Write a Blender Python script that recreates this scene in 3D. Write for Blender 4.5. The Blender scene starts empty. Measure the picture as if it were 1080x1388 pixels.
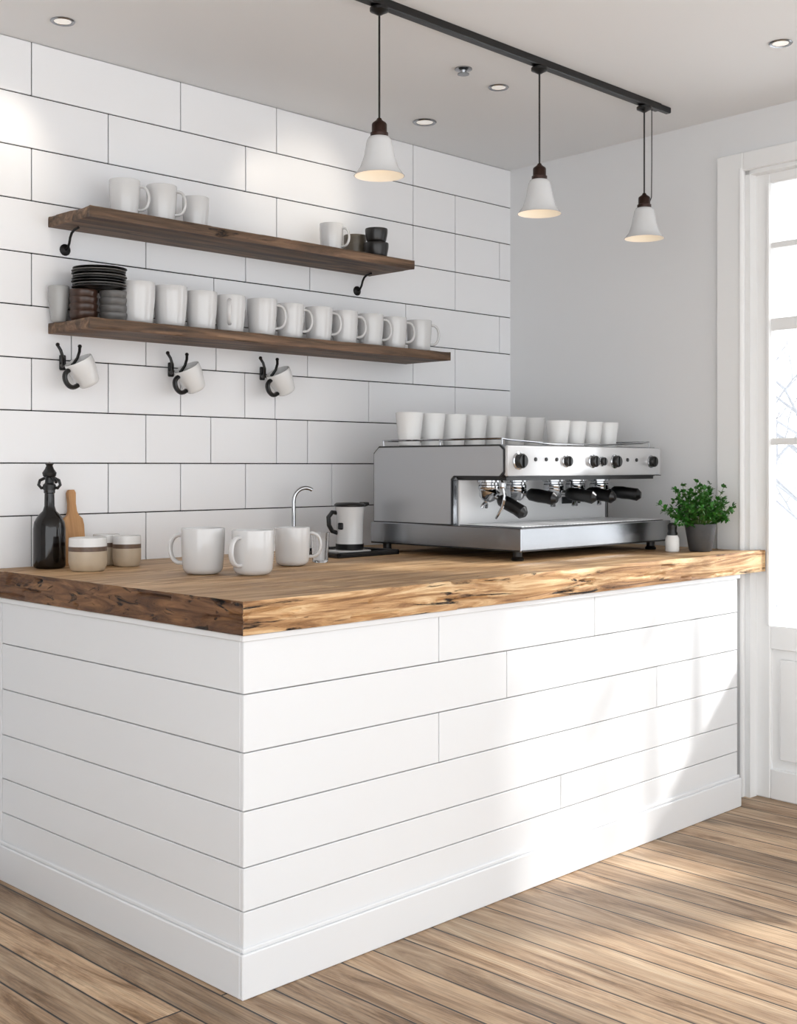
import bpy, bmesh, math, random
from mathutils import Vector, Matrix, noise
random.seed(7)
R=math.radians
scene=bpy.context.scene
COL=scene.collection
try:
    scene.view_settings.view_transform='Standard'
    scene.view_settings.look='None'
except Exception: pass

# ------------------------------------------------------------ materials
def lin(h):
    h=h.lstrip('#'); o=[]
    for i in (0,2,4):
        c=int(h[i:i+2],16)/255
        o.append(c/12.92 if c<=.04045 else ((c+.055)/1.055)**2.4)
    return (*o,1)
def pmat(name,col,rough=.5,metal=0,bump=0,bscale=40,var=0,**kw):
    m=bpy.data.materials.new(name); m.use_nodes=True
    nt=m.node_tree; b=nt.nodes['Principled BSDF']
    c=lin(col)
    b.inputs['Base Color'].default_value=c
    b.inputs['Roughness'].default_value=rough
    b.inputs['Metallic'].default_value=metal
    for k,v in kw.items(): b.inputs[k].default_value=v
    tc=nt.nodes.new('ShaderNodeTexCoord')
    n=nt.nodes.new('ShaderNodeTexNoise'); n.inputs['Scale'].default_value=bscale; n.inputs['Detail'].default_value=4
    nt.links.new(tc.outputs['Object'],n.inputs['Vector'])
    if var:
        r=nt.nodes.new('ShaderNodeValToRGB')
        r.color_ramp.elements[0].position=.3; r.color_ramp.elements[1].position=.7
        r.color_ramp.elements[0].color=(*[x*(1-var) for x in c[:3]],1)
        r.color_ramp.elements[1].color=(*[min(1,x*(1+var)) for x in c[:3]],1)
        nt.links.new(n.outputs['Fac'],r.inputs['Fac']); nt.links.new(r.outputs['Color'],b.inputs['Base Color'])
    if bump:
        bp=nt.nodes.new('ShaderNodeBump'); bp.inputs['Strength'].default_value=bump; bp.inputs['Distance'].default_value=.002
        nt.links.new(n.outputs['Fac'],bp.inputs['Height']); nt.links.new(bp.outputs['Normal'],b.inputs['Normal'])
    return m
def emat(name,col,s):
    m=bpy.data.materials.new(name); m.use_nodes=True
    b=m.node_tree.nodes['Principled BSDF']
    b.inputs['Base Color'].default_value=lin(col)
    b.inputs['Emission Color'].default_value=lin(col); b.inputs['Emission Strength'].default_value=s
    return m
def wood(name,cols,scl=(1,14,14),nscale=1.5,rough=.5,bump=.5,crack=.62,crackcol='#1d120b',cscl=(1.2,5,14),cw=.03,dist=1.2,boards=None):
    m=bpy.data.materials.new(name); m.use_nodes=True
    nt=m.node_tree; L=nt.links; b=nt.nodes['Principled BSDF']; b.inputs['Roughness'].default_value=rough
    tc=nt.nodes.new('ShaderNodeTexCoord')
    mp=nt.nodes.new('ShaderNodeMapping'); mp.inputs['Scale'].default_value=scl
    L.new(tc.outputs['Object'],mp.inputs['Vector'])
    n=nt.nodes.new('ShaderNodeTexNoise'); n.inputs['Scale'].default_value=nscale; n.inputs['Detail'].default_value=9; n.inputs['Roughness'].default_value=.65; n.inputs['Distortion'].default_value=dist
    L.new(mp.outputs[0],n.inputs['Vector'])
    r=nt.nodes.new('ShaderNodeValToRGB'); e=r.color_ramp.elements
    e[0].position=.3; e[0].color=lin(cols[0]); e[1].position=.72; e[1].color=lin(cols[-1])
    for i,c in enumerate(cols[1:-1]):
        x=e.new(.3+.42*(i+1)/(len(cols)-1)); x.color=lin(c)
    L.new(n.outputs['Fac'],r.inputs['Fac'])
    col=r.outputs['Color']
    if boards:
        br=nt.nodes.new('ShaderNodeTexBrick'); br.offset=.37
        br.inputs['Scale'].default_value=1; br.inputs['Brick Width'].default_value=boards[0]; br.inputs['Row Height'].default_value=boards[1]
        br.inputs['Mortar Size'].default_value=.001; br.inputs['Color1'].default_value=(.78,.78,.78,1); br.inputs['Color2'].default_value=(1.1,1.1,1.1,1); br.inputs['Mortar'].default_value=(.45,.42,.4,1)
        if len(boards)>2:
            mb_=nt.nodes.new('ShaderNodeMapping'); mb_.inputs['Rotation'].default_value=boards[2]; L.new(tc.outputs['Object'],mb_.inputs['Vector']); L.new(mb_.outputs[0],br.inputs['Vector'])
        else: L.new(tc.outputs['Object'],br.inputs['Vector'])
        mm=nt.nodes.new('ShaderNodeMixRGB'); mm.blend_type='MULTIPLY'; mm.inputs['Fac'].default_value=1
        L.new(col,mm.inputs['Color1']); L.new(br.outputs['Color'],mm.inputs['Color2']); col=mm.outputs[0]
    mp2=nt.nodes.new('ShaderNodeMapping'); mp2.inputs['Scale'].default_value=cscl; mp2.inputs['Location'].default_value=(3,1,7)
    L.new(tc.outputs['Object'],mp2.inputs['Vector'])
    n2=nt.nodes.new('ShaderNodeTexNoise'); n2.inputs['Scale'].default_value=2.2; n2.inputs['Detail'].default_value=9; n2.inputs['Roughness'].default_value=.72; n2.inputs['Distortion'].default_value=1.0
    L.new(mp2.outputs[0],n2.inputs['Vector'])
    r2=nt.nodes.new('ShaderNodeValToRGB'); e2=r2.color_ramp.elements
    e2[0].position=crack; e2[0].color=(0,0,0,1); e2[1].position=crack+cw; e2[1].color=(1,1,1,1)
    L.new(n2.outputs['Fac'],r2.inputs['Fac'])
    mx=nt.nodes.new('ShaderNodeMixRGB'); L.new(r2.outputs['Color'],mx.inputs['Fac']); L.new(col,mx.inputs['Color1']); mx.inputs['Color2'].default_value=lin(crackcol)
    L.new(mx.outputs['Color'],b.inputs['Base Color'])
    sb=nt.nodes.new('ShaderNodeMath'); sb.operation='SUBTRACT'; L.new(n.outputs['Fac'],sb.inputs[0]); L.new(r2.outputs['Color'],sb.inputs[1])
    bp=nt.nodes.new('ShaderNodeBump'); bp.inputs['Strength'].default_value=bump; bp.inputs['Distance'].default_value=.004
    L.new(sb.outputs[0],bp.inputs['Height']); L.new(bp.outputs['Normal'],b.inputs['Normal'])
    return m
def floor_mat():
    m=bpy.data.materials.new('floor_planks'); m.use_nodes=True
    nt=m.node_tree; L=nt.links; b=nt.nodes['Principled BSDF']; b.inputs['Roughness'].default_value=.42
    tc=nt.nodes.new('ShaderNodeTexCoord')
    mp=nt.nodes.new('ShaderNodeMapping'); mp.inputs['Rotation'].default_value=(0,0,R(90)); mp.inputs['Location'].default_value=(.9,.02,0)
    L.new(tc.outputs['Object'],mp.inputs['Vector'])
    br=nt.nodes.new('ShaderNodeTexBrick'); br.offset=.43; br.offset_frequency=2
    br.inputs['Scale'].default_value=1; br.inputs['Brick Width'].default_value=3.4; br.inputs['Row Height'].default_value=.112
    br.inputs['Mortar Size'].default_value=.003; br.inputs['Mortar Smooth'].default_value=.1
    br.inputs['Color1'].default_value=(0,0,0,1); br.inputs['Color2'].default_value=(1,1,1,1); br.inputs['Mortar'].default_value=(.5,.5,.5,1)
    L.new(mp.outputs[0],br.inputs['Vector'])
    sc=nt.nodes.new('ShaderNodeVectorMath'); sc.operation='MULTIPLY_ADD'; sc.inputs[1].default_value=(17,9,5)
    mg=nt.nodes.new('ShaderNodeMapping'); mg.inputs['Scale'].default_value=(8,.8,1)
    L.new(tc.outputs['Object'],mg.inputs['Vector'])
    L.new(br.outputs['Color'],sc.inputs[0]); L.new(mg.outputs[0],sc.inputs[2])
    n=nt.nodes.new('ShaderNodeTexNoise'); n.inputs['Scale'].default_value=1.5; n.inputs['Detail'].default_value=12; n.inputs['Roughness'].default_value=.7; n.inputs['Distortion'].default_value=1.6
    L.new(sc.outputs[0],n.inputs['Vector'])
    r=nt.nodes.new('ShaderNodeValToRGB'); e=r.color_ramp.elements
    e[0].position=.27; e[0].color=lin('#432c1b'); e[1].position=.73; e[1].color=lin('#e2cbac')
    x=e.new(.38); x.color=lin('#84633f'[:7]); x=e.new(.47); x.color=lin('#af8f6e'); x=e.new(.6); x.color=lin('#cdb08e')
    L.new(n.outputs['Fac'],r.inputs['Fac'])
    mf=nt.nodes.new('ShaderNodeMapping'); mf.inputs['Scale'].default_value=(6,.9,1); L.new(sc.outputs[0],mf.inputs['Vector'])
    nf=nt.nodes.new('ShaderNodeTexNoise'); nf.inputs['Scale'].default_value=4; nf.inputs['Detail'].default_value=8; nf.inputs['Roughness'].default_value=.7
    L.new(mf.outputs[0],nf.inputs['Vector'])
    fr=nt.nodes.new('ShaderNodeMapRange'); fr.inputs['From Min'].default_value=.32; fr.inputs['From Max'].default_value=.55; fr.inputs['To Min'].default_value=.55; fr.inputs['To Max'].default_value=1.04
    L.new(nf.outputs['Fac'],fr.inputs['Value'])
    mk=nt.nodes.new('ShaderNodeMapping'); mk.inputs['Scale'].default_value=(.7,1.7,1); L.new(sc.outputs[0],mk.inputs['Vector'])
    vo=nt.nodes.new('ShaderNodeTexVoronoi'); vo.inputs['Scale'].default_value=1.0; L.new(mk.outputs[0],vo.inputs['Vector'])
    kr=nt.nodes.new('ShaderNodeMapRange'); kr.inputs['From Min'].default_value=.03; kr.inputs['From Max'].default_value=.2; kr.inputs['To Min'].default_value=.16; kr.inputs['To Max'].default_value=1
    L.new(vo.outputs['Distance'],kr.inputs['Value'])
    v=nt.nodes.new('ShaderNodeMapRange'); v.inputs['To Min'].default_value=.66; v.inputs['To Max'].default_value=1.14
    L.new(br.outputs['Color'],v.inputs['Value'])
    m0=nt.nodes.new('ShaderNodeMath'); m0.operation='MULTIPLY'; L.new(kr.outputs[0],m0.inputs[0]); L.new(v.outputs[0],m0.inputs[1])
    m1=nt.nodes.new('ShaderNodeMath'); m1.operation='MULTIPLY'; L.new(m0.outputs[0],m1.inputs[0]); L.new(fr.outputs[0],m1.inputs[1])
    mu=nt.nodes.new('ShaderNodeMixRGB'); mu.blend_type='MULTIPLY'; mu.inputs['Fac'].default_value=1
    L.new(r.outputs['Color'],mu.inputs['Color1']); L.new(m1.outputs[0],mu.inputs['Color2'])
    mx=nt.nodes.new('ShaderNodeMixRGB'); L.new(br.outputs['Fac'],mx.inputs['Fac']); L.new(mu.outputs[0],mx.inputs['Color1']); mx.inputs['Color2'].default_value=lin('#160e09')
    L.new(mx.outputs[0],b.inputs['Base Color'])
    sb=nt.nodes.new('ShaderNodeMath'); sb.operation='SUBTRACT'; L.new(n.outputs['Fac'],sb.inputs[0]); L.new(br.outputs['Fac'],sb.inputs[1])
    bp=nt.nodes.new('ShaderNodeBump'); bp.inputs['Strength'].default_value=.4; bp.inputs['Distance'].default_value=.003
    L.new(sb.outputs[0],bp.inputs['Height']); L.new(bp.outputs['Normal'],b.inputs['Normal'])
    return m
def pane_mat():
    m=bpy.data.materials.new('window_glass'); m.use_nodes=True
    nt=m.node_tree; nt.nodes.remove(nt.nodes['Principled BSDF']); o=nt.nodes['Material Output']
    t=nt.nodes.new('ShaderNodeBsdfTransparent'); g=nt.nodes.new('ShaderNodeBsdfGlossy'); g.inputs['Roughness'].default_value=.02
    f=nt.nodes.new('ShaderNodeFresnel'); f.inputs['IOR'].default_value=1.25
    x=nt.nodes.new('ShaderNodeMixShader'); nt.links.new(f.outputs[0],x.inputs[0]); nt.links.new(t.outputs[0],x.inputs[1]); nt.links.new(g.outputs[0],x.inputs[2]); nt.links.new(x.outputs[0],o.inputs[0])
    return m

M_WALL=pmat('white_gloss_boards','#f0f1f3',.28,bump=.05,bscale=6)
M_GAP=pmat('dark_joint','#161618',.8)
M_CGAP=pmat('grey_joint','#3a3c3f',.8)
M_PAINT=pmat('white_wall_paint','#e2e3e4',.75,bump=.06,bscale=120)
M_CEIL=pmat('ceiling_paint','#e9eaeb',.8,bump=.05,bscale=90)
M_TRIM=pmat('white_trim_paint','#eeefef',.4)
M_SIDING=pmat('white_siding','#e6e8ea',.42,bump=.08,bscale=14)
M_FLOOR=floor_mat()
M_TOP=wood('oak_worktop',['#755536','#9f7b55','#bb976e','#d0af86','#c09c72'],scl=(1.1,13,13),crack=.66,cscl=(1.0,4,10),bump=.5,rough=.5,boards=(1.1,.16))
M_EDGE=wood('rough_oak_edge',['#4c311a','#90673f','#c09566','#e4c497','#d2ab7a'],scl=(1.6,10,24),crack=.585,cscl=(1.6,3,15),cw=.045,bump=1.0,rough=.6,crackcol='#1c0f08')
M_EDGE2=wood('rough_oak_end',['#2c1a0f','#5c3c24','#835c3b','#a67c50'],scl=(7,3,20),crack=.565,cscl=(3,3.6,11),cw=.055,bump=.9,rough=.65,crackcol='#120905',boards=(.17,.5,(R(90),0,R(90))))
M_SHELF=wood('walnut_shelf',['#2e2018','#54402f','#775b45','#93765b'],scl=(1.4,18,22),crack=.62,bump=.7,rough=.6)
M_CHOP=wood('beech_board',['#9a6c40','#bd8d5b','#d0a473'],scl=(10,10,1.5),crack=.8,bump=.2)
M_PORC=pmat('white_porcelain','#d3d3d3',.1,**{'Coat Weight':.3})
M_PORC2=pmat('warm_white_porcelain','#e2e2e1',.22)
M_PALEG=pmat('pale_grey_glaze','#a8a8a7',.25)
M_BLACK=pmat('black_satin','#070708',.35)
M_IRON=pmat('wrought_iron','#1c1b1b',.45,.6)
M_STEEL=pmat('brushed_steel','#999b9e',.22,1.0,bump=.03,bscale=200)
M_STEELD=pmat('dark_steel','#3a3c3f',.3,1.0)
M_CHROME=pmat('chrome','#b4b6b9',.06,1.0)
M_PANEL=pmat('machine_panel','#abadb0',.28,.4)
M_MWHITE=pmat('machine_white','#cfd0d2',.18,.3)
M_SPLASH=pmat('splash_white','#f3f4f5',.22,.0)
M_GROOVE=pmat('black_trim','#0c0d0e',.3)
M_DARKC=pmat('black_glaze','#1a1818',.3,var=.2)
M_GREYC=pmat('grey_stoneware','#62605e',.35,var=.15,bscale=25)
M_BROWNC=pmat('brown_stoneware','#3f2a20',.3,var=.35,bscale=25)
M_TAUPE=pmat('taupe_stoneware','#5f574b',.35,var=.2)
M_BOTTLE=pmat('dark_bottle_glass','#0a0605',.12)
M_COPPER=pmat('dark_copper','#2c170e',.35,.5,var=.2)
M_SHADE=pmat('opal_shade','#d0d1d2',.2)
M_SHADEIN=emat('lit_shade_lining','#efe4d2',.22)
M_BULB=emat('warm_bulb','#fff4e2',1.4)
M_LENS=emat('downlight_lens','#f4f0ea',.35)
M_CLEAR=pmat('clear_glass','#ffffff',.03,**{'Transmission Weight':1.0,'IOR':1.45})
M_CREAM=pmat('cream_glaze','#bcad97',.35,var=.04)
M_TANF=pmat('brown_glaze_band','#645042',.4,var=.2,bscale=60)
M_LEAF=pmat('green_leaf','#286416',.5,var=.4,bscale=30)
M_STEM=pmat('green_stem','#4d6b2c',.6)
M_POT=pmat('charcoal_pot','#424345',.6,bump=.2,var=.1)
M_SOIL=pmat('soil','#2b1d14',.9,bump=.5)
M_BARK=pmat('pale_bark','#97999d',.8,var=.1)
M_SNOW=pmat('pale_ground','#e8eaec',.9)
M_PANE=pane_mat()

# ------------------------------------------------------------ mesh builder
class MB:
    def __init__(s): s.v=[];s.f=[];s.m=[]
    def add(s,vs,fs,mi=0,M=None):
        o=len(s.v)
        for v in vs:
            v=Vector(v)
            if M is not None: v=M@v
            s.v.append(v)
        for f in fs:
            s.f.append([i+o for i in f]); s.m.append(mi)
        return s
    def box(s,x0,x1,y0,y1,z0,z1,bev=0,mi=0,M=None,seg=1):
        vs=[(x,y,z) for x in(x0,x1) for y in(y0,y1) for z in(z0,z1)]
        fs=[(0,1,3,2),(4,6,7,5),(0,4,5,1),(2,3,7,6),(0,2,6,4),(1,5,7,3)]
        if bev:
            bm=bmesh.new(); bv=[bm.verts.new(v) for v in vs]
            for f in fs: bm.faces.new([bv[i] for i in f])
            bmesh.ops.bevel(bm,geom=list(bm.edges),offset=bev,segments=seg,affect='EDGES',profile=.5)
            bm.verts.index_update()
            vs=[v.co.copy() for v in bm.verts]; fs=[[v.index for v in f.verts] for f in bm.faces]; bm.free()
        return s.add(vs,fs,mi,M)
    def lathe(s,prof,seg=32,mi=0,M=None):
        vs=[];rings=[];fs=[]
        for r,z in prof:
            if r<1e-6: rings.append([len(vs)]); vs.append((0,0,z))
            else:
                rings.append(list(range(len(vs),len(vs)+seg)))
                for i in range(seg):
                    a=2*math.pi*i/seg; vs.append((r*math.cos(a),r*math.sin(a),z))
        for a,b in zip(rings,rings[1:]):
            for i in range(seg):
                j=(i+1)%seg
                if len(a)==1 and len(b)==1: break
                if len(a)==1: fs.append((a[0],b[j],b[i]))
                elif len(b)==1: fs.append((a[i],a[j],b[0]))
                else: fs.append((a[i],a[j],b[j],b[i]))
        return s.add(vs,fs,mi,M)
    def tube(s,pts,r,seg=10,mi=0,M=None,flat=1.0,closed=False):
        pts=[Vector(p) for p in pts]; n=len(pts)
        rs=r if isinstance(r,(list,tuple)) else [r]*n
        vs=[];fs=[]; up=None
        for i,p in enumerate(pts):
            t=(pts[min(i+1,n-1)]-pts[max(i-1,0)]).normalized()
            if up is None:
                up=t.orthogonal().normalized()
                if abs(t.y)<.9: up=(Vector((0,1,0))-t*t.y).normalized()
            else: up=(up-t*up.dot(t)).normalized()
            w=t.cross(up)
            for k in range(seg):
                a=2*math.pi*k/seg
                vs.append(p+(up*math.cos(a)*flat+w*math.sin(a))*rs[i])
        for i in range(n-1):
            for k in range(seg):
                j=(k+1)%seg
                fs.append((i*seg+k,i*seg+j,(i+1)*seg+j,(i+1)*seg+k))
        fs.append(list(range(seg))[::-1]); fs.append([ (n-1)*seg+k for k in range(seg)])
        return s.add(vs,fs,mi,M)
    def prism(s,poly,a0,a1,axis='x',mi=0,M=None):
        n=len(poly); vs=[]
        for a in (a0,a1):
            for p,q in poly:
                vs.append((a,p,q) if axis=='x' else ((p,a,q) if axis=='y' else (p,q,a)))
        fs=[list(range(n)),list(range(n,2*n))[::-1]]+[(i,(i+1)%n,n+(i+1)%n,n+i) for i in range(n)]
        return s.add(vs,fs,mi,M)
    def mesh(s,name,mats,angle=35):
        me=bpy.data.meshes.new(name); me.from_pydata([tuple(v) for v in s.v],[],s.f)
        for m in mats: me.materials.append(m)
        for p,mi in zip(me.polygons,s.m): p.material_index=mi
        bm=bmesh.new(); bm.from_mesh(me); bmesh.ops.recalc_face_normals(bm,faces=bm.faces); bm.to_mesh(me); bm.free()
        for p in me.polygons: p.use_smooth=True
        me.set_sharp_from_angle(angle=R(angle))
        return me
def obj(name,me,parent=None,loc=(0,0,0),rot=(0,0,0)):
    o=bpy.data.objects.new(name,me); COL.objects.link(o); o.location=loc; o.rotation_euler=rot
    if parent: o.parent=parent
    return o
def struct(name,mb,mats,parent=None,loc=(0,0,0),rot=(0,0,0)):
    o=obj(name,mb.mesh(name,mats),parent,loc,rot); o['kind']='structure'; return o
def thing(name,label,cat,loc=(0,0,0),rot=(0,0,0),parts=(),group=None,sc=1):
    e=obj(name,None,None,loc,rot); e.empty_display_size=.05
    e.scale=(sc,sc,sc) if not isinstance(sc,tuple) else sc
    e['label']=label; e['category']=cat
    if group: e['group']=group
    for p in parts:
        o=obj(p[0],p[1],e)
        if len(p)>2 and p[2]: o['label']=p[2]
    return e
T=Matrix.Translation

H=1.271; ZC=2.63; YW=3.58; ZT=.95
AX,AY=.7093,.7049
def pr(u): return (u-540)/1650
def ratio(u):
    p=pr(u); return (AX+AY*p)/(AY-AX*p)
def xat(u,y): return ratio(u)*y

# ------------------------------------------------------------ camera
cam=bpy.data.cameras.new('camera'); co=bpy.data.objects.new('camera',cam); COL.objects.link(co)
co.location=(0,0,H); co.rotation_euler=(R(90),0,math.atan2(AY,AX)-R(90))
cam.sensor_fit='HORIZONTAL'; cam.sensor_width=36; cam.lens=55.0; cam.shift_y=-62/1080; cam.clip_start=.05
scene.camera=co

# ------------------------------------------------------------ room shell
b=MB(); b.box(-1.5,4.6,-2.6,YW+.1,-.08,0); struct('floor',b,[M_FLOOR])
b=MB(); b.box(-1.5,4.6,-2.6,YW+.1,ZC,ZC+.08); struct('ceiling',b,[M_CEIL])
b=MB(); b.box(-1.0,-.9,1.6,YW,0,ZC); struct('shade_wall_left',b,[M_PAINT])  # unseen wall, added to darken the floor at left
zs=[1.281+.168*k for k in range(-8,9)]
edges=[0.0]+[z for z in zs if 0.02<z<ZC-.02]+[ZC]
joint={8:[43,245,375,560],7:[43,245,375,560],6:[147,333,560,617],5:[43,375,560,617,677],4:[198,333,420,617],3:[43,290,550,677],
       2:[97,198,293,417,560,617],1:[43,147,245,332,373,500,617],0:[198,286,375,417,560],-1:[147,245,333,450],-2:[43,198,400]}
b=MB(); b.box(-1.5,4.45,YW+.006,YW+.1,0,ZC,mi=1)
for i in range(len(edges)-1):
    z0,z1=edges[i],edges[i+1]
    k=round((z0-1.281)/.168)
    if z0==0: k=-9
    xs=[-1.5,.6]+[xat(u,YW) for u in joint.get(k,[100+((k*137)%200),420])]+[4.335]
    g=.0019
    for x0,x1 in zip(xs,xs[1:]):
        b.box(x0+g,x1-g,YW,YW+.012,z0+g,z1-g,bev=.0012,mi=0)
struct('wall_back',b,[M_WALL,M_GAP])
RW=dict(loc=(4.333,YW,0),rot=(0,0,math.atan2(-1,-.06)))
D0,D1,DT=1.229,2.33,2.405
W=[(2.58,3.72),(3.90,5.05)]
WT=[1.70,1.70]  # heads of the unseen windows, lowered to keep sun low on the counter
b=MB()
th=.16
segs=[(-.02,D0),(D1,W[0][0]),(W[0][1],W[1][0]),(W[1][1],5.6)]
for a,c in segs: b.box(a,c,0,th,0,ZC)
b.box(D0,D1,0,th,DT,ZC)
for (a,c),t in zip(W,WT):
    b.box(a,c,0,th,t,ZC); b.box(a,c,0,th,0,.12)
struct('wall_right',b,[M_PAINT],**RW)
def casing(n,a,c,z0,z1,w=.115):
    b=MB()
    b.box(a-w,a,-.02,0,z0 if z0==0 else z0-.07,z1+.07,bev=.003)
    b.box(c,c+w,-.02,0,z0 if z0==0 else z0-.07,z1+.07,bev=.003)
    b.box(a,c,-.02,0,z1,z1+.07,bev=.003)
    b.box(a-.014,a-.004,-.024,-.02,z0,z1+.01,bev=.002)
    struct(n,b,[M_TRIM],**RW)
casing('trim_1',D0,D1,0,DT); casing('trim_2',*W[0],.12,WT[0],.08); casing('trim_3',*W[1],.12,WT[1],.08)
def leaf(n,a,c,zb,zt,zg,bars,streak_mulls=()):
    b=MB(); y0,y1=.045,.09; st=.079
    b.box(a,a+.02,.0,th,zb,zt); b.box(c-.02,c,.0,th,zb,zt); b.box(a,c,0,th,zt-.015,zt)
    b.box(a+.012,a+st,y0,y1,zb,zt,bev=.004); b.box(c-st,c-.012,y0,y1,zb,zt,bev=.004)
    b.box(a+st,c-st,y0,y1,zt-.053,zt,bev=.004)
    b.box(a+st-.012,a+st,y0-.008,y0,zg,zt-.053,bev=.002)
    b.box(a+st,c-st,y0,y1,zg-.09,zg,bev=.004)
    if zg>.4:
        b.box(a+st,c-st,y0,y1,zb,zb+.115,bev=.004)
    for z,w in bars: b.box(a+st,c-st,y0+.004,y1-.004,z-w/2,z+w/2,bev=.003)
    for m in streak_mulls:
        m=a+st+(c-a-2*st)*m; b.box(m-.011,m+.011,y0+.004,y1-.004,zg,zt-.05,bev=.003)
    o=struct(n,b,[M_TRIM],**RW)
    g=MB(); g.box(a+st-.01,c-st+.01,.066,.070,zg-.01,zt-.045)
    obj('pane',g.mesh('pane',[M_PANE]),o)
    if zg>.4:
        g=MB(); g.box(a+st,c-st,.06,.08,zb+.1,zg-.08); g.box(a+st+.035,c-st-.035,.052,.06,zb+.15,zg-.125,bev=.006)
        obj('panel',g.mesh('panel',[M_TRIM]),o)
leaf('door_1',D0,D1,0,DT,.662,[(2.115,.022),(1.813,.047),(1.366,.026)],(.3,.5,.7))  # unseen upright mullions, added to break the sun into soft streaks
leaf('window_1',*W[0],.12,WT[0],.22,[],())
leaf('window_2',*W[1],.12,WT[1],.22,[],())

# outside
b=MB(); b.box(4.62,40,-30,30,-.4,-.3); o=struct('ground',b,[M_SNOW])
def tree(loc,seed,h):
    rnd=random.Random(seed); mb=MB()
    def br(p,d,l,r,lv):
        n=5; pts=[p]; q=p.copy(); dd=d.copy()
        for i in range(n):
            dd=(dd+Vector((rnd.uniform(-.18,.18),rnd.uniform(-.18,.18),rnd.uniform(-.06,.12)))).normalized()
            q=q+dd*l/n; pts.append(q.copy())
        mb.tube(pts,[r*(1-.5*i/n) for i in range(n+1)],6)
        if lv>0:
            for i in range(2,n+1):
                for _ in range(1):
                    a=rnd.uniform(0,6.28); nd=(dd*.7+Vector((math.cos(a),math.sin(a),.3))*.75).normalized()
                    br(pts[i],nd,l*.62,r*.56,lv-1)
    br(Vector((0,0,0)),Vector((0,0,1)),h,.034,4)
    t=obj('tree',mb.mesh('tree',[M_BARK]),None,loc)
    t['label']='bare leafless tree outside the glazed door'; t['category']='tree'; t['group']='bare trees outside'
tree((9.0,4.0,-.3),3,1.7); tree((12.6,6.6,-.3),8,2.1)

# ------------------------------------------------------------ counter
CX0,CX1,CY=1.80,4.12,2.31
e=thing('bar_counter','white painted bar counter clad in horizontal shiplap boards','counter')
b=MB(); b.box(CX0+.014,CX1-.002,CY+.014,YW-.006,.0,.868)
obj('carcass',b.mesh('carcass',[M_CGAP]),e)
lv=[.0,.205,.31,.445,.585,.725,.868]
fj={5:[595,806],4:[687],3:[595,890],2:[],1:[760],0:[]}
b=MB(); g=.0013
for i in range(6):
    z0,z1=lv[i],lv[i+1]
    xs=[CX0]+[xat(u,CY) for u in fj[i]]+[CX1]
    for x0,x1 in zip(xs,xs[1:]): b.box(x0+(0 if x0==CX0 else g),x1-(0 if x1==CX1 else g),CY,CY+.014,z0+g,z1-g,bev=.0015)
    b.box(CX0,CX0+.014,CY+.0145,YW-.07,z0+g,z1-g,bev=.0015)
    b.box(CX1-.014,CX1,CY+.0145,YW-.2,z0+g,z1-g,bev=.0015)
b.box(CX0+.0,CX0+.014,YW-.068,YW-.006,0,.868,bev=.001)
obj('siding',b.mesh('siding',[M_SIDING]),e)
b=MB()
b.box(CX0-.012,CX1+.012,CY-.012,CY,0,.108,bev=.003); b.box(CX0-.012,CX0,CY,YW-.006,0,.108,bev=.003)
b.box(CX0-.007,CX1+.007,CY-.007,CY,.108,.12,bev=.003); b.box(CX0-.007,CX0,CY,YW-.006,.108,.12,bev=.003)
b.box(CX1,CX1+.012,CY,YW-.2,0,.108,bev=.003)
obj('baseboard',b.mesh('baseboard',[M_SIDING]),e)
b=MB(); b.box(CX0-.008,CX1+.01,CY-.008,CY,.852,.868,bev=.002); b.box(CX0-.008,CX0,CY,YW-.006,.852,.868,bev=.002)
obj('top_moulding',b.mesh('top_moulding',[M_SIDING]),e)

def slab(name,poly,z0,z1,amp,mats,step=.012,nz=8,sides=(0,1,2,3),seed=0,end=99):
    per=[];sid=[]
    for i in range(len(poly)):
        a=Vector((*poly[i],0)); c=Vector((*poly[(i+1)%len(poly)],0)); n=max(1,int((c-a).length/step)) if i in sides else 1
        d=(c-a).normalized(); inn=Vector((-d.y,d.x,0))
        for k in range(n):
            per.append((a.lerp(c,k/n),inn if i in sides else Vector((0,0,0)),k==0)); sid.append(i)
    N=len(per); vs=[];fs=[];mi=[]
    for j in range(nz+1):
        z=z0+(z1-z0)*j/nz
        for (p,inn,cor) in per:
            q=Vector((p.x*6,p.y*6,z*45+seed)); v=noise.fractal(q,.8,2.0,4)
            g2=noise.noise(Vector((p.x*9,p.y*9,z*6+seed)))
            g3=noise.noise(Vector((p.x*4+9,p.y*4,z*55+seed)))
            dsp=amp*(.3+.35*v)+(amp*1.1 if g3>.38 else 0)
            if j>=nz-1: dsp+=max(0,g2-.2)*amp*3
            dsp=max(0,dsp)+(.002 if j in(0,nz) else 0)
            if cor: dsp*=.3
            zz=z-(max(0,g2-.15)*amp*1.2 if j==nz and not cor else 0)
            vs.append((p.x+inn.x*dsp,p.y+inn.y*dsp,zz))
    for j in range(nz):
        for i in range(N):
            k=(i+1)%N; fs.append((j*N+i,j*N+k,(j+1)*N+k,(j+1)*N+i)); mi.append(1+(sid[i]==end))
    fs.append(list(range(N))[::-1]); mi.append(0); fs.append([nz*N+i for i in range(N)]); mi.append(0)
    mb=MB(); mb.v=[Vector(v) for v in vs]; mb.f=fs; mb.m=mi
    return mb.mesh(name,mats,50)
me=slab('worktop',[(1.782,2.288),(4.293,2.288),(4.291,2.322),(4.222,2.342),(4.315,3.578),(1.782,3.578)],.869,ZT,.0072,[M_TOP,M_EDGE,M_EDGE2],step=.008,nz=12,sides=(0,5),end=5)
o=obj('worktop',me); o['label']='thick rough-edged oak worktop on the white counter'; o['category']='worktop'

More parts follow.
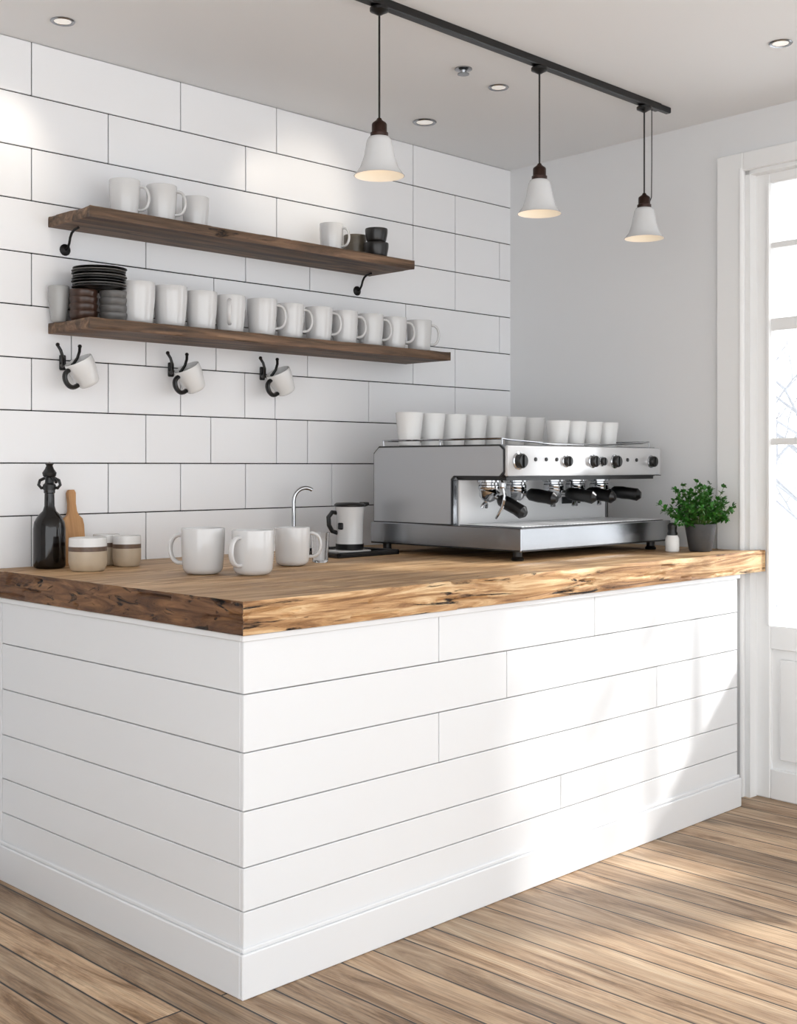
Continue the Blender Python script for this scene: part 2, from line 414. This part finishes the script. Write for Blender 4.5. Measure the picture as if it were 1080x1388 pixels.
# ------------------------------------------------------------ shelves
SX0=1.994; SY=3.324
for nm,x1,z0,z1,sd,lab in (('wall_shelf',3.435,2.044,2.078,5,'upper rustic dark wood shelf with a few mugs'),('wall_shelf',3.645,1.699,1.733,11,'lower rustic dark wood shelf lined with mugs')):
    me=slab('wall_shelf',[(SX0,SY),(x1,SY),(x1,YW-.001),(SX0,YW-.001)],z0,z1,.003,[M_SHELF,M_SHELF,M_SHELF],step=.012,nz=6,sides=(0,1,3),seed=sd)
    o=obj(nm,me); o['label']=lab; o['category']='shelf'; o['group']='rustic wood wall shelves'
bm_=MB(); bm_.lathe([(0,0),(.019,0),(.019,.004),(.014,.008),(0,.009)],20,M=T((0,0,-.066))@Matrix.Rotation(R(90),4,'X'))
m_plate=bm_.mesh('plate',[M_IRON])
bm_=MB(); pts=[(0,-.006,-.066),(0,-.018,-.062),(0,-.028,-.048),(0,-.034,-.03),(0,-.044,-.016),(0,-.06,-.008),(0,-.085,-.0042)]
bm_.tube(pts,.0042,8); m_arm=bm_.mesh('arm',[M_IRON])
for u in (92,488):
    thing('shelf_bracket','curved wrought iron bracket under the upper shelf','bracket',(xat(u,3.56),YW-.0005,2.044),parts=[('plate',m_plate),('arm',m_arm)],group='iron brackets under the upper shelf')

# ------------------------------------------------------------ mugs
def mug_meshes(r,h,taper=.9,mat=M_PORC,handle_mat=None,hs=1.0,hr=.0055,tag='mug',rnd=.016):
    b=MB(); w=.0042; rb=r*taper
    prof=[(0,.003),(rb-rnd-.006,.003),(rb-rnd-.004,0),(rb-rnd,0)]
    for a in (20,40,60,80): prof.append((rb-rnd+rnd*math.sin(R(a)),rnd*.9*(1-math.cos(R(a)))+.0005))
    def rad(t): return rb+(r-rb)*math.sin(min(1,t*1.1)*math.pi/2)
    for i in range(1,8):
        t=i/7; prof.append((rad(t),rnd+(h-rnd-.003)*t))
    prof+= [(r-.001,h),(r-w+.001,h),(r-w,h-.003)]
    for i in range(5,-1,-1):
        t=i/6; prof.append((rad(t)-w,rnd+(h-rnd-.003)*t))
    prof+=[(rb-rnd,.009),(0,.008)]
    b.lathe(prof,40); body=b.mesh(tag+'_body',[mat],50)
    b=MB(); n=14; pts=[]
    a=h*.31*hs; cz=h*.54; bx=r-.003; out=r*.62*hs
    for i in range(n+1):
        t=-90+180*i/n; cx=math.copysign(abs(math.cos(R(t)))**.7,math.cos(R(t))); sz=math.sin(R(t))
        pts.append((bx+out*cx-(.0 if 0<i<n else .003),0,cz+a*sz))
    b.tube(pts,hr,10,flat=1.35); hd=b.mesh(tag+'_handle',[handle_mat or mat])
    return body,hd
mugL=mug_meshes(.055,.137,.87)
mugB=mug_meshes(.065,.137,.92,tag='big',rnd=.024,hr=.0065)
def mug(m,x,y,z,ang,label,group,handle=True,sc=1):
    ps=[('mug_body',m[0])]+([('handle',m[1])] if handle else [])
    return thing('mug',label,'mug',(x,y,z),(0,0,R(ang)),ps,group,sc)
ZL=1.7332
for u,ang,sc in ((187,70,1.02),(231,75,1.02),(273,80,.98),(312,-130,.97),(355,-43,.98),(393,-45,.94),(432,-42,.95),(467,-42,.93),(502,-42,.93),(534,-42,.93),(568,-42,.93)):
    y=3.42
    mug(mugL,xat(u,y),y,ZL,ang,'glossy white mug in the row on the lower shelf','white mugs on the lower shelf',sc=sc)
ZU=2.0782
G='mugs on the upper shelf'
mug(mugL,xat(169,3.44),3.44,ZU,-45,'white mug with handle facing out on the upper shelf',G,sc=.92)
mug(mugL,xat(219,3.42),3.42,ZU,-45,'white mug with handle facing out on the upper shelf',G,sc=.92)
mug(mugL,xat(265,3.44),3.44,ZU,60,'shorter white mug on the upper shelf',G,sc=.83)
mug(mugL,xat(449,3.44),3.44,ZU,-60,'white mug beside the dark cups',G,sc=.82)
tm=mug_meshes(.045,.1,.92,M_TAUPE,tag='taupe'); dm=mug_meshes(.048,.06,.88,M_DARKC,tag='dark')
mug(tm,xat(481,3.50),3.50,ZU,150,'taupe stoneware mug on the upper shelf',G,handle=False)
mug(dm,xat(510,3.40),3.40,ZU,-100,'black cup at the bottom of a stack of two',G,handle=False)
mug(dm,xat(510,3.40),3.40,ZU+.0605,-80,'black cup stacked on another black cup',G,sc=.92,handle=False)
cupb=mug_meshes(.034,.118,.7,M_PALEG,tag='narrow',rnd=.01)
mug(cupb,2.013,3.545,ZL,90,'narrow pale grey cup behind stacked dishes','cups on the lower shelf',handle=False)

def bowl(r,h,mat,tag):
    b=MB(); b.lathe([(0,.002),(r*.6,.002),(r*.62,0),(r*.7,0),(r*.9,h*.3),(r*.99,h*.75),(r,h-.002),(r-.001,h),(r-.004,h-.001),(r*.92,h*.72),(r*.8,h*.35),(r*.6,.007),(0,.006)],36)
    return b.mesh(tag,[mat],60)
bb=bowl(.045,.036,M_BROWNC,'brown_bowl'); gb=bowl(.045,.033,M_GREYC,'grey_bowl')
bx,by=2.063,3.478; gx,gy=2.147,3.437
def single(name,me,loc,label,cat,group,sc=1):
    o=obj(name,me,None,loc); o['label']=label; o['category']=cat; o['group']=group; o.scale=(sc,sc,sc); return o
for i in range(4): single('bowl',bb,(bx,by,ZL+.0225*i),'dark brown stoneware bowl in a nested stack under plates','bowl','brown bowls on the lower shelf')
for i in range(4): single('bowl',gb,(gx,gy,ZL+.0235*i),'grey stoneware bowl in a nested stack under plates','bowl','grey bowls on the lower shelf')
b=MB(); rp=.086
b.lathe([(0,.002),(rp*.55,.002),(rp*.57,0),(rp*.62,0),(rp*.9,.0062),(rp,.0085),(rp*1.0,.0105),(rp*.96,.0105),(rp*.62,.0045),(0,.004)],48)
pm=b.mesh('plate',[M_DARKC],50); pm2=pm.copy(); pm2.materials[0]=M_GREYC
zp=ZL+.0705+.0335
for i in range(8): single('plate',pm2 if i in (1,4,6) else pm,(2.108+.003*math.sin(i*2),3.458,zp+.0088*i),'grey stoneware plate in a stack' if i in (1,4,6) else 'black glazed plate in a stack','plate','stacked plates on the lower shelf')

# ------------------------------------------------------------ wall hooks with hanging mugs
b=MB(); b.box(-.011,.011,-.005,0,-.038,.012,bev=.0045,seg=3); hp=b.mesh('back_plate',[M_BLACK])
def prong(sx):
    b=MB(); b.tube([(sx*.005,-.003,-.018),(sx*.010,-.018,-.026),(sx*.018,-.038,-.020),(sx*.026,-.050,.0),(sx*.034,-.050,.022),(sx*.040,-.042,.038)],[.006,.006,.0055,.005,.005,.005],10)
    b.lathe([(0,-.007),(.005,-.005),(.007,0),(.005,.005),(0,.007)],14,M=T((sx*.040,-.042,.040)))
    return b.mesh('prong',[M_BLACK])
pa,pb=prong(-1),prong(1)
hm=mug_meshes(.047,.092,.76,M_PORC2,M_BLACK,hs=1.0,hr=.0078,tag='hang')
hm[1].transform(Matrix.Rotation(R(180),4,'Z'))
for u,v in ((91,499),(238,508),(362,513)):
    y=YW-.002; x=xat(u,y-.03); t=y/(AY-AX*pr(u)); z=H+(632-v)/1650*t+.03
    thing('wall_hook','small black double-pronged hook screwed to the board wall','hook',(x,YW-.0005,z),parts=[('back_plate',hp),('prong',pa),('prong',pb)],group='black wall hooks')
    e=thing('mug','white mug with black handle hanging tilted from a hook','mug',(x+.058,YW-.078,z-.088),(0,R(-30),0),[('mug_body',hm[0]),('handle',hm[1],'black handle')],'mugs hanging on wall hooks')

# ------------------------------------------------------------ espresso machine
E=thing('espresso_machine','large brushed steel espresso machine with cups on top','coffee machine')
X0,X1=3.19,4.13; YB=3.30; YF=2.66
def part(name,mb,mats,parent=None,label=None,angle=35):
    o=obj(name,mb.mesh(name,mats,angle),parent or E)
    if label: o['label']=label
    return o
prof=[(YF+.02,1.232),(YF,1.25),(YF,1.33),(YF+.02,1.346),(YB-.03,1.346),(YB,1.32),(YB,1.06),(2.90,1.06),(2.90,1.222),(2.89,1.232)]
b=MB(); b.prism(prof,X0+.004,X1-.004); part('body',b,[M_STEEL])
def inset(pl,d):
    n=len(pl); cx=[Vector(p) for p in pl]; out=[]
    ar=sum(cx[i].x*cx[(i+1)%n].y-cx[(i+1)%n].x*cx[i].y for i in range(n)); sg=1 if ar>0 else -1
    for i in range(n):
        a,c,e_=cx[i-1],cx[i],cx[(i+1)%n]
        d1=(c-a).normalized(); d2=(e_-c).normalized()
        n1=Vector((-d1.y,d1.x))*sg; n2=Vector((-d2.y,d2.x))*sg
        k=(n1+n2); k=k/max(.3,(1+n1.dot(n2)))
        p=c+k*d; out.append((p.x,p.y))
    return out
for (a,c,c2) in ((X0+.004,X0-.002,X0-.006),(X1-.004,X1+.002,X1+.006)):
    b=MB(); b.prism(prof,a,c,mi=1); b.prism(inset(prof,.006),c,c2,mi=0)
    part('side_panel',b,[M_PANEL,M_GROOVE],label='pale grey side panel with black edging')
b=MB(); b.box(X0+.0,X1,YF-.012,YF+.004,1.236,1.342,bev=.006,seg=2); cp=part('control_panel',b,[M_MWHITE])
b=MB(); b.box(X0+.001,X1-.001,YF-.0135,YF-.008,1.2345,1.2375); part('panel_trim',b,[M_GROOVE],label='black edging strip')
b=MB(); b.box(X0+.02,X1-.02,YF+.01,YF+.02,1.222,1.238); b.box(X0+.02,X1-.02,YF+.02,2.895,1.222,1.232); part('underside',b,[M_GROOVE])
b=MB(); b.box(X0+.03,X1-.03,2.892,2.8995,1.06,1.222); part('splash_back',b,[M_SPLASH])
b=MB(); b.box(X0+.62,X0+.74,2.888,2.8925,1.125,1.152,bev=.002); part('badge',b,[M_STEELD],label='small grey rectangular badge')
b=MB(); b.box(X0-.012,X1-.035,2.58,YB+.008,.983,1.062,bev=.003,seg=1); tr=part('drip_tray',b,[M_STEEL])
b=MB(); b.box(X0+.02,X1-.06,2.60,2.885,1.062,1.064,mi=0)
for i in range(44):
    x=X0+.03+i*.0194; b.box(x,x+.014,2.612,2.875,1.064,1.0665,mi=1)
part('drip_grate',b,[M_STEELD,M_SPLASH])
b=MB(); b.box(X0-.008,X1-.04,2.577,2.5805,.984,.989); b.box(X0-.0145,X0-.0115,2.585,YB,.984,.989); part('tray_trim',b,[M_GROOVE])
fb=MB(); fb.lathe([(0,0),(.02,0),(.022,.006),(.016,.014),(.016,.0335),(0,.0335)],20); fm=fb.mesh('foot',[M_BLACK])
for x,y in ((X0+.03,2.63),(X1-.1,2.63),(X0+.03,3.26),(X1-.1,3.26)): obj('foot',fm,E,(x,y,ZT))
kb=MB(); RX=Matrix.Rotation(R(90),4,'X')
kb.lathe([(0,0),(.026,0),(.026,.004),(.022,.006)],28,mi=1,M=RX); kb.lathe([(.022,.004),(.022,.02),(.019,.024),(0,.024)],28,mi=0,M=RX); kb.box(-.003,.003,-.029,-.022,-.018,.018,bev=.001,mi=0)
km=kb.mesh('knob',[M_BLACK,M_CHROME])
for x,s in ((3.245,1.15),(3.515,.85),(3.675,.95),(3.735,.7),(3.815,1.0),(4.06,.95)):
    o=obj('knob',km,E,(x,YF-.0115,1.289)); o.scale=(s,s,s)
bb_=MB(); bb_.lathe([(0,0),(.007,0),(.007,.004),(0,.005)],16,M=RX); bmn=bb_.mesh('button',[M_BLACK])
for x in (3.34,3.40,3.46,3.90,3.96): obj('button',bmn,E,(x,YF-.0115,1.295))
gm=MB(); gm.lathe([(0,0),(.036,0),(.038,.004),(.038,.014),(.034,.018),(.034,.024),(.042,.027),(.042,.034),(0,.034)],32)
gmesh=gm.mesh('group_head',[M_CHROME])
pf=MB(); pf.lathe([(0,-.034),(.018,-.033),(.028,-.024),(.034,-.006),(.038,0),(.038,.008),(0,.008)],28,mi=0)
pf.tube([(0,-.03,-.006),(0,-.055,-.008)],[.01,.009],12,mi=0)
pf.tube([(0,-.048,-.008),(0,-.058,-.009),(0,-.09,-.012),(0,-.125,-.016),(0,-.15,-.02),(0,-.164,-.021)],[.014,.022,.0245,.023,.0245,.012],16,mi=1)
pf.tube([(0,0,-.03),(0,0,-.042),(-.012,0,-.05),(-.016,0,-.06)],[.008,.008,.006,.006],10,mi=0)
pf.tube([(0,0,-.04),(.012,0,-.05),(.016,0,-.06)],[.007,.006,.006],10,mi=0)
pmesh=pf.mesh('portafilter',[M_CHROME,M_BLACK])
for x,rz,rx in ((3.27,10,20),(3.42,12,2),(3.64,22,2),(3.775,12,2),(3.93,22,0)):
    obj('group_head',gmesh,E,(x,2.80,1.188))
    o=obj('portafilter',pmesh,E,(x,2.80,1.181),(R(rx),0,R(rz))); o['label']='chrome portafilter with black handle'
x=3.225
b=MB(); b.tube([(x,2.72,1.245),(x,2.70,1.21),(x,2.69,1.17),(x,2.70,1.13),(x,2.73,1.09)],[.006]*4+[.004],10)
b.lathe([(0,-.012),(.011,-.01),(.013,0),(.011,.01),(0,.012)],16,M=T((x,2.70,1.205)))
part('steam_wand',b,[M_CHROME])
b=MB(); zr=1.366
b.tube([(X0+.02,YF+.03,zr),(X0+.02,YB-.03,zr),(X1-.02,YB-.03,zr),(X1-.02,YF+.03,zr)],.0035,8)
for x in (X0+.02,X1-.02):
    for y in (YF+.03,2.98,YB-.03): b.tube([(x,y,1.345),(x,y,zr)],.003,8)
b.tube([(X0+.02,YF+.03,zr),(X0+.06,YF+.03,zr-.004),(X0+.3,YF+.03,1.352),(X1-.3,YF+.03,1.352),(X1-.06,YF+.03,zr-.004),(X1-.02,YF+.03,zr)],.003,8)
part('cup_rail',b,[M_CHROME])
def tumbler(r0,r1,h,tag):
    b=MB(); w=.003
    b.lathe([(0,.003),(r0*.85,.003),(r0*.9,0),(r0,.003),(r1-.0005,h-.002),(r1-.0015,h),(r1-w,h-.001),(r0-w+.001,.008),(0,.007)],36)
    return b.mesh(tag,[M_PORC2])
t1=tumbler(.040,.053,.126,'cup_a'); t2=tumbler(.036,.048,.098,'cup_b')
for i in range(7):
    x=3.268+i*.123; single('cup',t1,(x,3.19,1.3462),'white handleless cup standing on top of the coffee machine','cup','white cups on the coffee machine')
for i in range(4):
    single('cup',t2,(3.72+i*.106,2.84,1.3462),'small white cup standing on top of the coffee machine','cup','white cups on the coffee machine')

# ------------------------------------------------------------ worktop things
Z=ZT+.0004
GC='large mugs on the worktop'
mug(mugB,xat(275,2.97),2.97,Z,125,'large white mug on the oak worktop',GC)
mug(mugB,xat(343,2.84),2.84,Z,192,'large white mug on the oak worktop',GC,sc=.97)
mug(mugB,xat(396,3.02),3.02,Z,-42,'large white mug on the oak worktop',GC,sc=.9)
b=MB(); b.lathe([(0,.004),(.04,.0),(.048,.004),(.05,.012),(.05,.125),(.047,.145),(.036,.165),(.021,.18),(.016,.195),(.015,.235),(.0175,.237),(.0175,.246),(0,.246)],36)
bt=b.mesh('glass',[M_BOTTLE],50)
b=MB(); b.lathe([(0,.246),(.019,.246),(.02,.262),(.014,.268),(.012,.285),(.02,.29),(.022,.3),(.014,.312),(.01,.322),(.013,.328),(0,.334)],24)
for s in (-1,1): b.tube([(s*.01,0,.255),(s*.026,0,.252),(s*.034,0,.262),(s*.03,0,.276),(s*.014,0,.284)],.005,8)
b.tube([(0,0,.29),(.02,-.02,.282),(.03,-.03,.27)],.005,8)
bs=b.mesh('stopper',[M_BLACK])
y=3.48; thing('bottle','dark glass bottle with black clamp stopper on the worktop','bottle',(xat(67,y),y,Z),(0,0,R(-45)),[('glass',bt),('stopper',bs,'black clamp stopper')],sc=1.0)
b=MB(); pl=[(-.035,0),(.035,0),(.037,.01),(.037,.13),(.033,.15),(.02,.162),(.014,.175),(.012,.2),(.014,.235),(.009,.245),(-.009,.245),(-.014,.235),(-.012,.2),(-.014,.175),(-.02,.162),(-.033,.15),(-.037,.13),(-.037,.01)]
b.prism(pl,-.007,.007,'y'); cb=b.mesh('chopping_board',[M_CHOP])
o=obj('chopping_board',cb,None,(xat(99,3.55)+.0,3.535,Z),(R(-7),0,0)); o['label']='small beech chopping board leaning against the board wall'; o['category']='cutting board'
def jar(r,h,label,x,y):
    b=MB(); b.lathe([(0,0),(r*.8,0),(r*.9,.005),(r,h*.25),(r,h*.6)],36,mi=0)
    b.lathe([(r,h*.6),(r*1.0,h*.74)],36,mi=1)
    b.lathe([(r*1.0,h*.74),(r*.985,h*.95),(r*.97,h),(r*.92,h),(r*.92,h*.7),(r*.88,h*.2),(0,h*.15)],36,mi=2)
    g=b.mesh('pot_body',[M_CREAM,M_TANF,M_PORC2],50)
    b=MB(); b.lathe([(0,h*.155),(r*.86,h*.2),(r*.905,h*.78),(r*.5,h*.81),(0,h*.8)],30); f=b.mesh('contents',[M_CREAM])
    thing('storage_pot',label,'pot',(x,y,Z),(0,0,0),[('pot_body',g),('contents',f)],group='small cream storage pots')
jar(.058,.102,'cream stoneware pot with brown band and white rim',xat(119,3.31),3.31)
jar(.043,.100,'cream stoneware pot with brown band behind another pot',xat(144,3.46),3.46)
jar(.045,.098,'small cream stoneware pot with brown band',xat(172,3.37),3.37)
b=MB(); b.lathe([(0,0),(.022,0),(.022,.005),(.015,.012),(.013,.03),(0,.03)],24); fbs=b.mesh('base',[M_CHROME])
b=MB(); pts=[(0,0,.02),(0,0,.19)]+[(.045-.045*math.cos(R(a)),0,.19+.05*math.sin(R(a))) for a in range(15,125,12)]
b.tube(pts,.0075,12); sp=b.mesh('spout',[M_CHROME])
b=MB(); b.tube([(0,0,.022),(0,-.03,.03),(0,-.05,.045)],.004,8); lv_=b.mesh('lever',[M_CHROME])
y=3.47; thing('faucet','slender chrome gooseneck tap standing on the worktop','faucet',(xat(398,y),y,Z),(0,0,R(-30)),[('base',fbs),('spout',sp),('lever',lv_)])
TX0,TX1,TY0,TY1=2.83,3.13,3.13,3.41
b=MB(); b.box(TX0,TX1,TY0,TY1,0,.006,bev=.002)
b.box(TX0,TX1,TY0,TY0+.012,.004,.018,bev=.003); b.box(TX0,TX1,TY1-.012,TY1,.004,.018,bev=.003); b.box(TX0,TX0+.012,TY0,TY1,.004,.018,bev=.003); b.box(TX1-.012,TX1,TY0,TY1,.004,.018,bev=.003)
o=obj('serving_tray',b.mesh('serving_tray',[M_BLACK]),None,(.025,0,Z)); o['label']='low black serving tray beside the coffee machine'; o['category']='tray'
b=MB(); b.lathe([(0,0),(.084,.0),(.086,.002),(.086,.006),(.083,.0075),(0,.0075)],40)
px,py=xat(474,3.29),3.29
o=obj('coaster',b.mesh('coaster',[M_PORC],50),None,(px-.01,py,Z+.0064)); o['label']='round white coaster on the black tray under a pitcher'; o['category']='coaster'
b=MB(); b.lathe([(0,.0),(.05,.0),(.052,.004),(.052,.022),(0,.022)],32); p1=b.mesh('base',[M_BLACK])
b=MB(); b.lathe([(.0,.022),(.05,.022),(.049,.06),(.05,.12),(.054,.158),(0,.158)],36); p2=b.mesh('pitcher_body',[M_PORC])
b=MB(); b.lathe([(0,.158),(.057,.158),(.058,.166),(.05,.172),(0,.174)],36); b.tube([(.04,0,.163),(.072,0,.168)],[.012,.006],10); p3=b.mesh('lid',[M_BLACK])
b=MB(); b.tube([(-.048,0,.135),(-.066,0,.138),(-.08,0,.12),(-.078,0,.09),(-.066,0,.068),(-.047,0,.062)],.0085,10,flat=1.3); p4=b.mesh('handle',[M_BLACK])
b=MB(); b.box(-.012,.012,-.0525,-.048,.075,.1,bev=.004,M=Matrix.Rotation(R(-55),4,'Z')); p5=b.mesh('emblem',[M_BLACK])
thing('pitcher','white pitcher with black lid, base and handle','pitcher',(px,py,Z+.0141),(0,0,R(-30)),[('base',p1),('pitcher_body',p2),('lid',p3),('handle',p4),('emblem',p5)])
b=MB(); b.lathe([(0,0),(.024,0),(.026,.003),(.031,.1),(.029,.1),(.024,.008),(0,.008)],28)
y=3.05; o=obj('drinking_glass',b.mesh('drinking_glass',[M_CLEAR]),None,(xat(434,y),y,Z)); o['label']='small clear drinking glass beside a white mug'; o['category']='glass'
b=MB(); b.lathe([(0,0),(.023,0),(.026,.004),(.026,.05),(.02,.062),(0,.062)],24); s1=b.mesh('shaker_body',[M_PORC2])
b=MB(); b.lathe([(0,.0622),(.019,.0622),(.0195,.07),(.016,.078),(.017,.085),(.018,.1),(.012,.108),(0,.11)],24); s2=b.mesh('cap',[M_BLACK])
y=2.49; thing('salt_shaker','small white shaker with black cap beside the plant','shaker',(xat(911,y),y,Z),(0,0,0),[('shaker_body',s1),('cap',s2,'black cap')])
PX,PY=xat(949,2.43),2.43
b=MB(); b.lathe([(0,.0),(.038,0),(.042,.004),(.056,.085),(.058,.098),(.058,.104),(.051,.104),(.05,.09),(0,.088)],36); q1=b.mesh('pot',[M_POT],50)
b=MB(); b.lathe([(0,.094),(.03,.093),(.0505,.0885),(.03,.0886),(0,.0886)],24); q2=b.mesh('soil',[M_SOIL])
rnd=random.Random(5); b=MB(); s=MB()
def leafm(mb,p,d,nrm,l,w):
    d=d.normalized(); sd=d.cross(nrm).normalized(); n2=sd.cross(d)
    pts=[p,p+d*l*.3+sd*w*.5+n2*w*.12,p+d*l*.7+sd*w*.42+n2*w*.1,p+d*l-n2*w*.15,p+d*l*.7-sd*w*.42+n2*w*.1,p+d*l*.3-sd*w*.5+n2*w*.12,p+d*l*.5]
    mb.add(pts,[(0,1,6),(1,2,6),(2,3,6),(3,4,6),(4,5,6),(5,0,6)])
for k in range(74):
    a=rnd.uniform(0,6.28); el=rnd.uniform(.3,1.5); ln=rnd.uniform(.1,.175)*(.78 if .3<el<.7 else 1)
    if k<6: a=R(150+k*18); el=.25; ln=.165
    d=Vector((math.cos(a)*math.cos(el),math.sin(a)*math.cos(el),math.sin(el)))
    p=Vector((math.cos(a)*.015,math.sin(a)*.015,.09)); pts=[p]
    n=7
    for i in range(n):
        d=(d+Vector((0,0,-.05 if i>3 else .06))+Vector([rnd.uniform(-.12,.12) for _ in range(3)])).normalized()
        p=p+d*ln/n
        if p.x>.078: p.x=.078
        pts.append(p.copy())
        if i>=2:
            for _ in range(4 if i<n-1 else 6):
                q=Vector([rnd.uniform(-1,1) for _ in range(3)])+d*.7
                q.normalize(); leafm(b,p,q,Vector((rnd.uniform(-.5,.5),rnd.uniform(-.5,.5),1)),rnd.uniform(.013,.022),rnd.uniform(.009,.015))
    s.tube(pts,[.0016]*4+[.001]*4,5)
q3=b.mesh('foliage',[M_LEAF],80); q4=s.mesh('stems',[M_STEM])
thing('potted_plant','bushy green herb in a charcoal pot on the worktop','potted plant',(PX,PY,Z),(0,0,0),[('pot',q1),('soil',q2),('foliage',q3),('stems',q4)])

# ------------------------------------------------------------ track & pendants
YT=2.53
b=MB(); b.box(1.6,3.93,YT-.015,YT+.015,ZC-.026,ZC,bev=.002)
o=obj('ceiling_track',b.mesh('ceiling_track',[M_BLACK])); o['label']='long black lighting track fixed to the ceiling'; o['category']='light track'
b=MB(); b.box(3.93,4.0,YT-.012,YT+.012,ZC-.022,ZC,bev=.003); obj('end_feed',b.mesh('end_feed',[M_STEELD]),o)['label']='grey end connector'
b=MB(); b.lathe([(0,0),(.02,0),(.028,-.004),(.028,-.012),(.016,-.018),(.006,-.024),(0,-.024)],24); cn=b.mesh('canopy',[M_BLACK])
HT=ZC-.026-2.275
b=MB(); b.tube([(0,0,-.02),(0,0,-HT)],.003,8); cd=b.mesh('cord',[M_BLACK])
z=-HT
b=MB(); b.lathe([(0,z+.006),(.006,z+.006),(.009,z),(.02,z-.008),(.022,z-.012),(.022,z-.035),(.026,z-.037),(.026,z-.046),(.021,z-.054),(0,z-.054)],24); sk=b.mesh('socket',[M_COPPER])
b=MB(); ro=[(.021,z-.047),(.031,z-.050),(.0365,z-.06),(.0405,z-.08),(.046,z-.108),(.056,z-.138),(.068,z-.155),(.074,z-.161)]
ri=[(.072,z-.1618),(.054,z-.138),(.044,z-.108),(.0385,z-.08),(.0345,z-.063),(.029,z-.054),(.019,z-.052)]
b.lathe(ro+ri[:1],40,mi=0); b.lathe(ri,40,mi=1); shd=b.mesh('lamp_shade',[M_SHADE,M_SHADEIN],50)
b=MB(); b.lathe([(0,z-.05),(.01,z-.055),(.012,z-.07),(.02,z-.09),(.022,z-.105),(.016,z-.12),(0,z-.126)],20); bl=b.mesh('bulb',[M_BULB])
for i,u in enumerate((514,731,873)):
    x=xat(u,YT)
    p=thing('pendant_lamp','small pendant lamp with white cone shade and dark socket','pendant lamp',(x,YT,ZC-.026),(0,0,0),[('canopy',cn),('cord',cd),('socket',sk,'dark copper lamp socket'),('lamp_shade',shd,'white glazed cone shade'),('bulb',bl)],'pendant lamps on the track')
    if i==2:
        b=MB(); b.tube([(.05,0,0),(.05,0,-.2),(.048,.0,-.33),(.03,0,-.36),(.02,0,-.375)],.002,6)
        obj('cord',b.mesh('loop_cord',[M_BLACK]),p)['label']='second thin cord looping to the socket'

b=MB(); b.lathe([(.036,0),(.048,0),(.05,-.003),(.046,-.007),(.036,-.005),(.033,.0)],32); dt=b.mesh('trim_ring',[M_STEEL])
b=MB(); b.lathe([(0,-.0035),(.034,-.0035),(.034,-.001),(0,-.001)],28); dl=b.mesh('lens',[M_LENS])
dpos=[(1.912,3.344,.75),(3.477,3.31,.95),(3.346,2.82,.75),(3.635,1.884,.75)]
for x,y,sc in dpos:
    thing('recessed_downlight','round metal-rimmed recessed downlight set into the ceiling','ceiling light',(x,y,ZC),(0,0,0),[('trim_ring',dt),('lens',dl)],'recessed downlights',sc)
b=MB(); b.lathe([(0,0),(.03,0),(.03,-.004),(.012,-.007),(.01,-.016),(.02,-.018),(.02,-.021),(0,-.022)],24)
o=obj('sprinkler_head',b.mesh('sprinkler_head',[M_STEEL]),None,(3.107,2.775,ZC)); o['label']='small metal sprinkler head on the ceiling'; o['category']='sprinkler'
def spot(loc,tgt,e,ang,col=(1,.9,.76)):
    l=bpy.data.lights.new('downlight_beam','SPOT'); l.energy=e; l.spot_size=R(ang); l.spot_blend=1; l.color=col; l.shadow_soft_size=.03
    o=bpy.data.objects.new('downlight_beam',l); COL.objects.link(o); o.location=loc
    o.rotation_euler=(Vector(tgt)-Vector(loc)).to_track_quat('-Z','Y').to_euler()
spot((1.912,3.344,ZC-.02),(1.72,3.62,1.9),5,80)
spot((3.346,2.82,ZC-.02),(3.08,3.6,2.28),13,46)

# ------------------------------------------------------------ light
w=bpy.data.worlds.new('world'); scene.world=w; w.use_nodes=True
bg=w.node_tree.nodes['Background']; bg.inputs[0].default_value=(.945,.972,1,1); bg.inputs[1].default_value=2.85
s=bpy.data.lights.new('sun','SUN'); s.energy=4.2; s.angle=R(4.0); s.color=(1,.985,.96)
so=bpy.data.objects.new('sun',s); COL.objects.link(so); so.location=(8,-6,5)
so.rotation_euler=Vector((-1,.68,-.85)).to_track_quat('-Z','Y').to_euler()
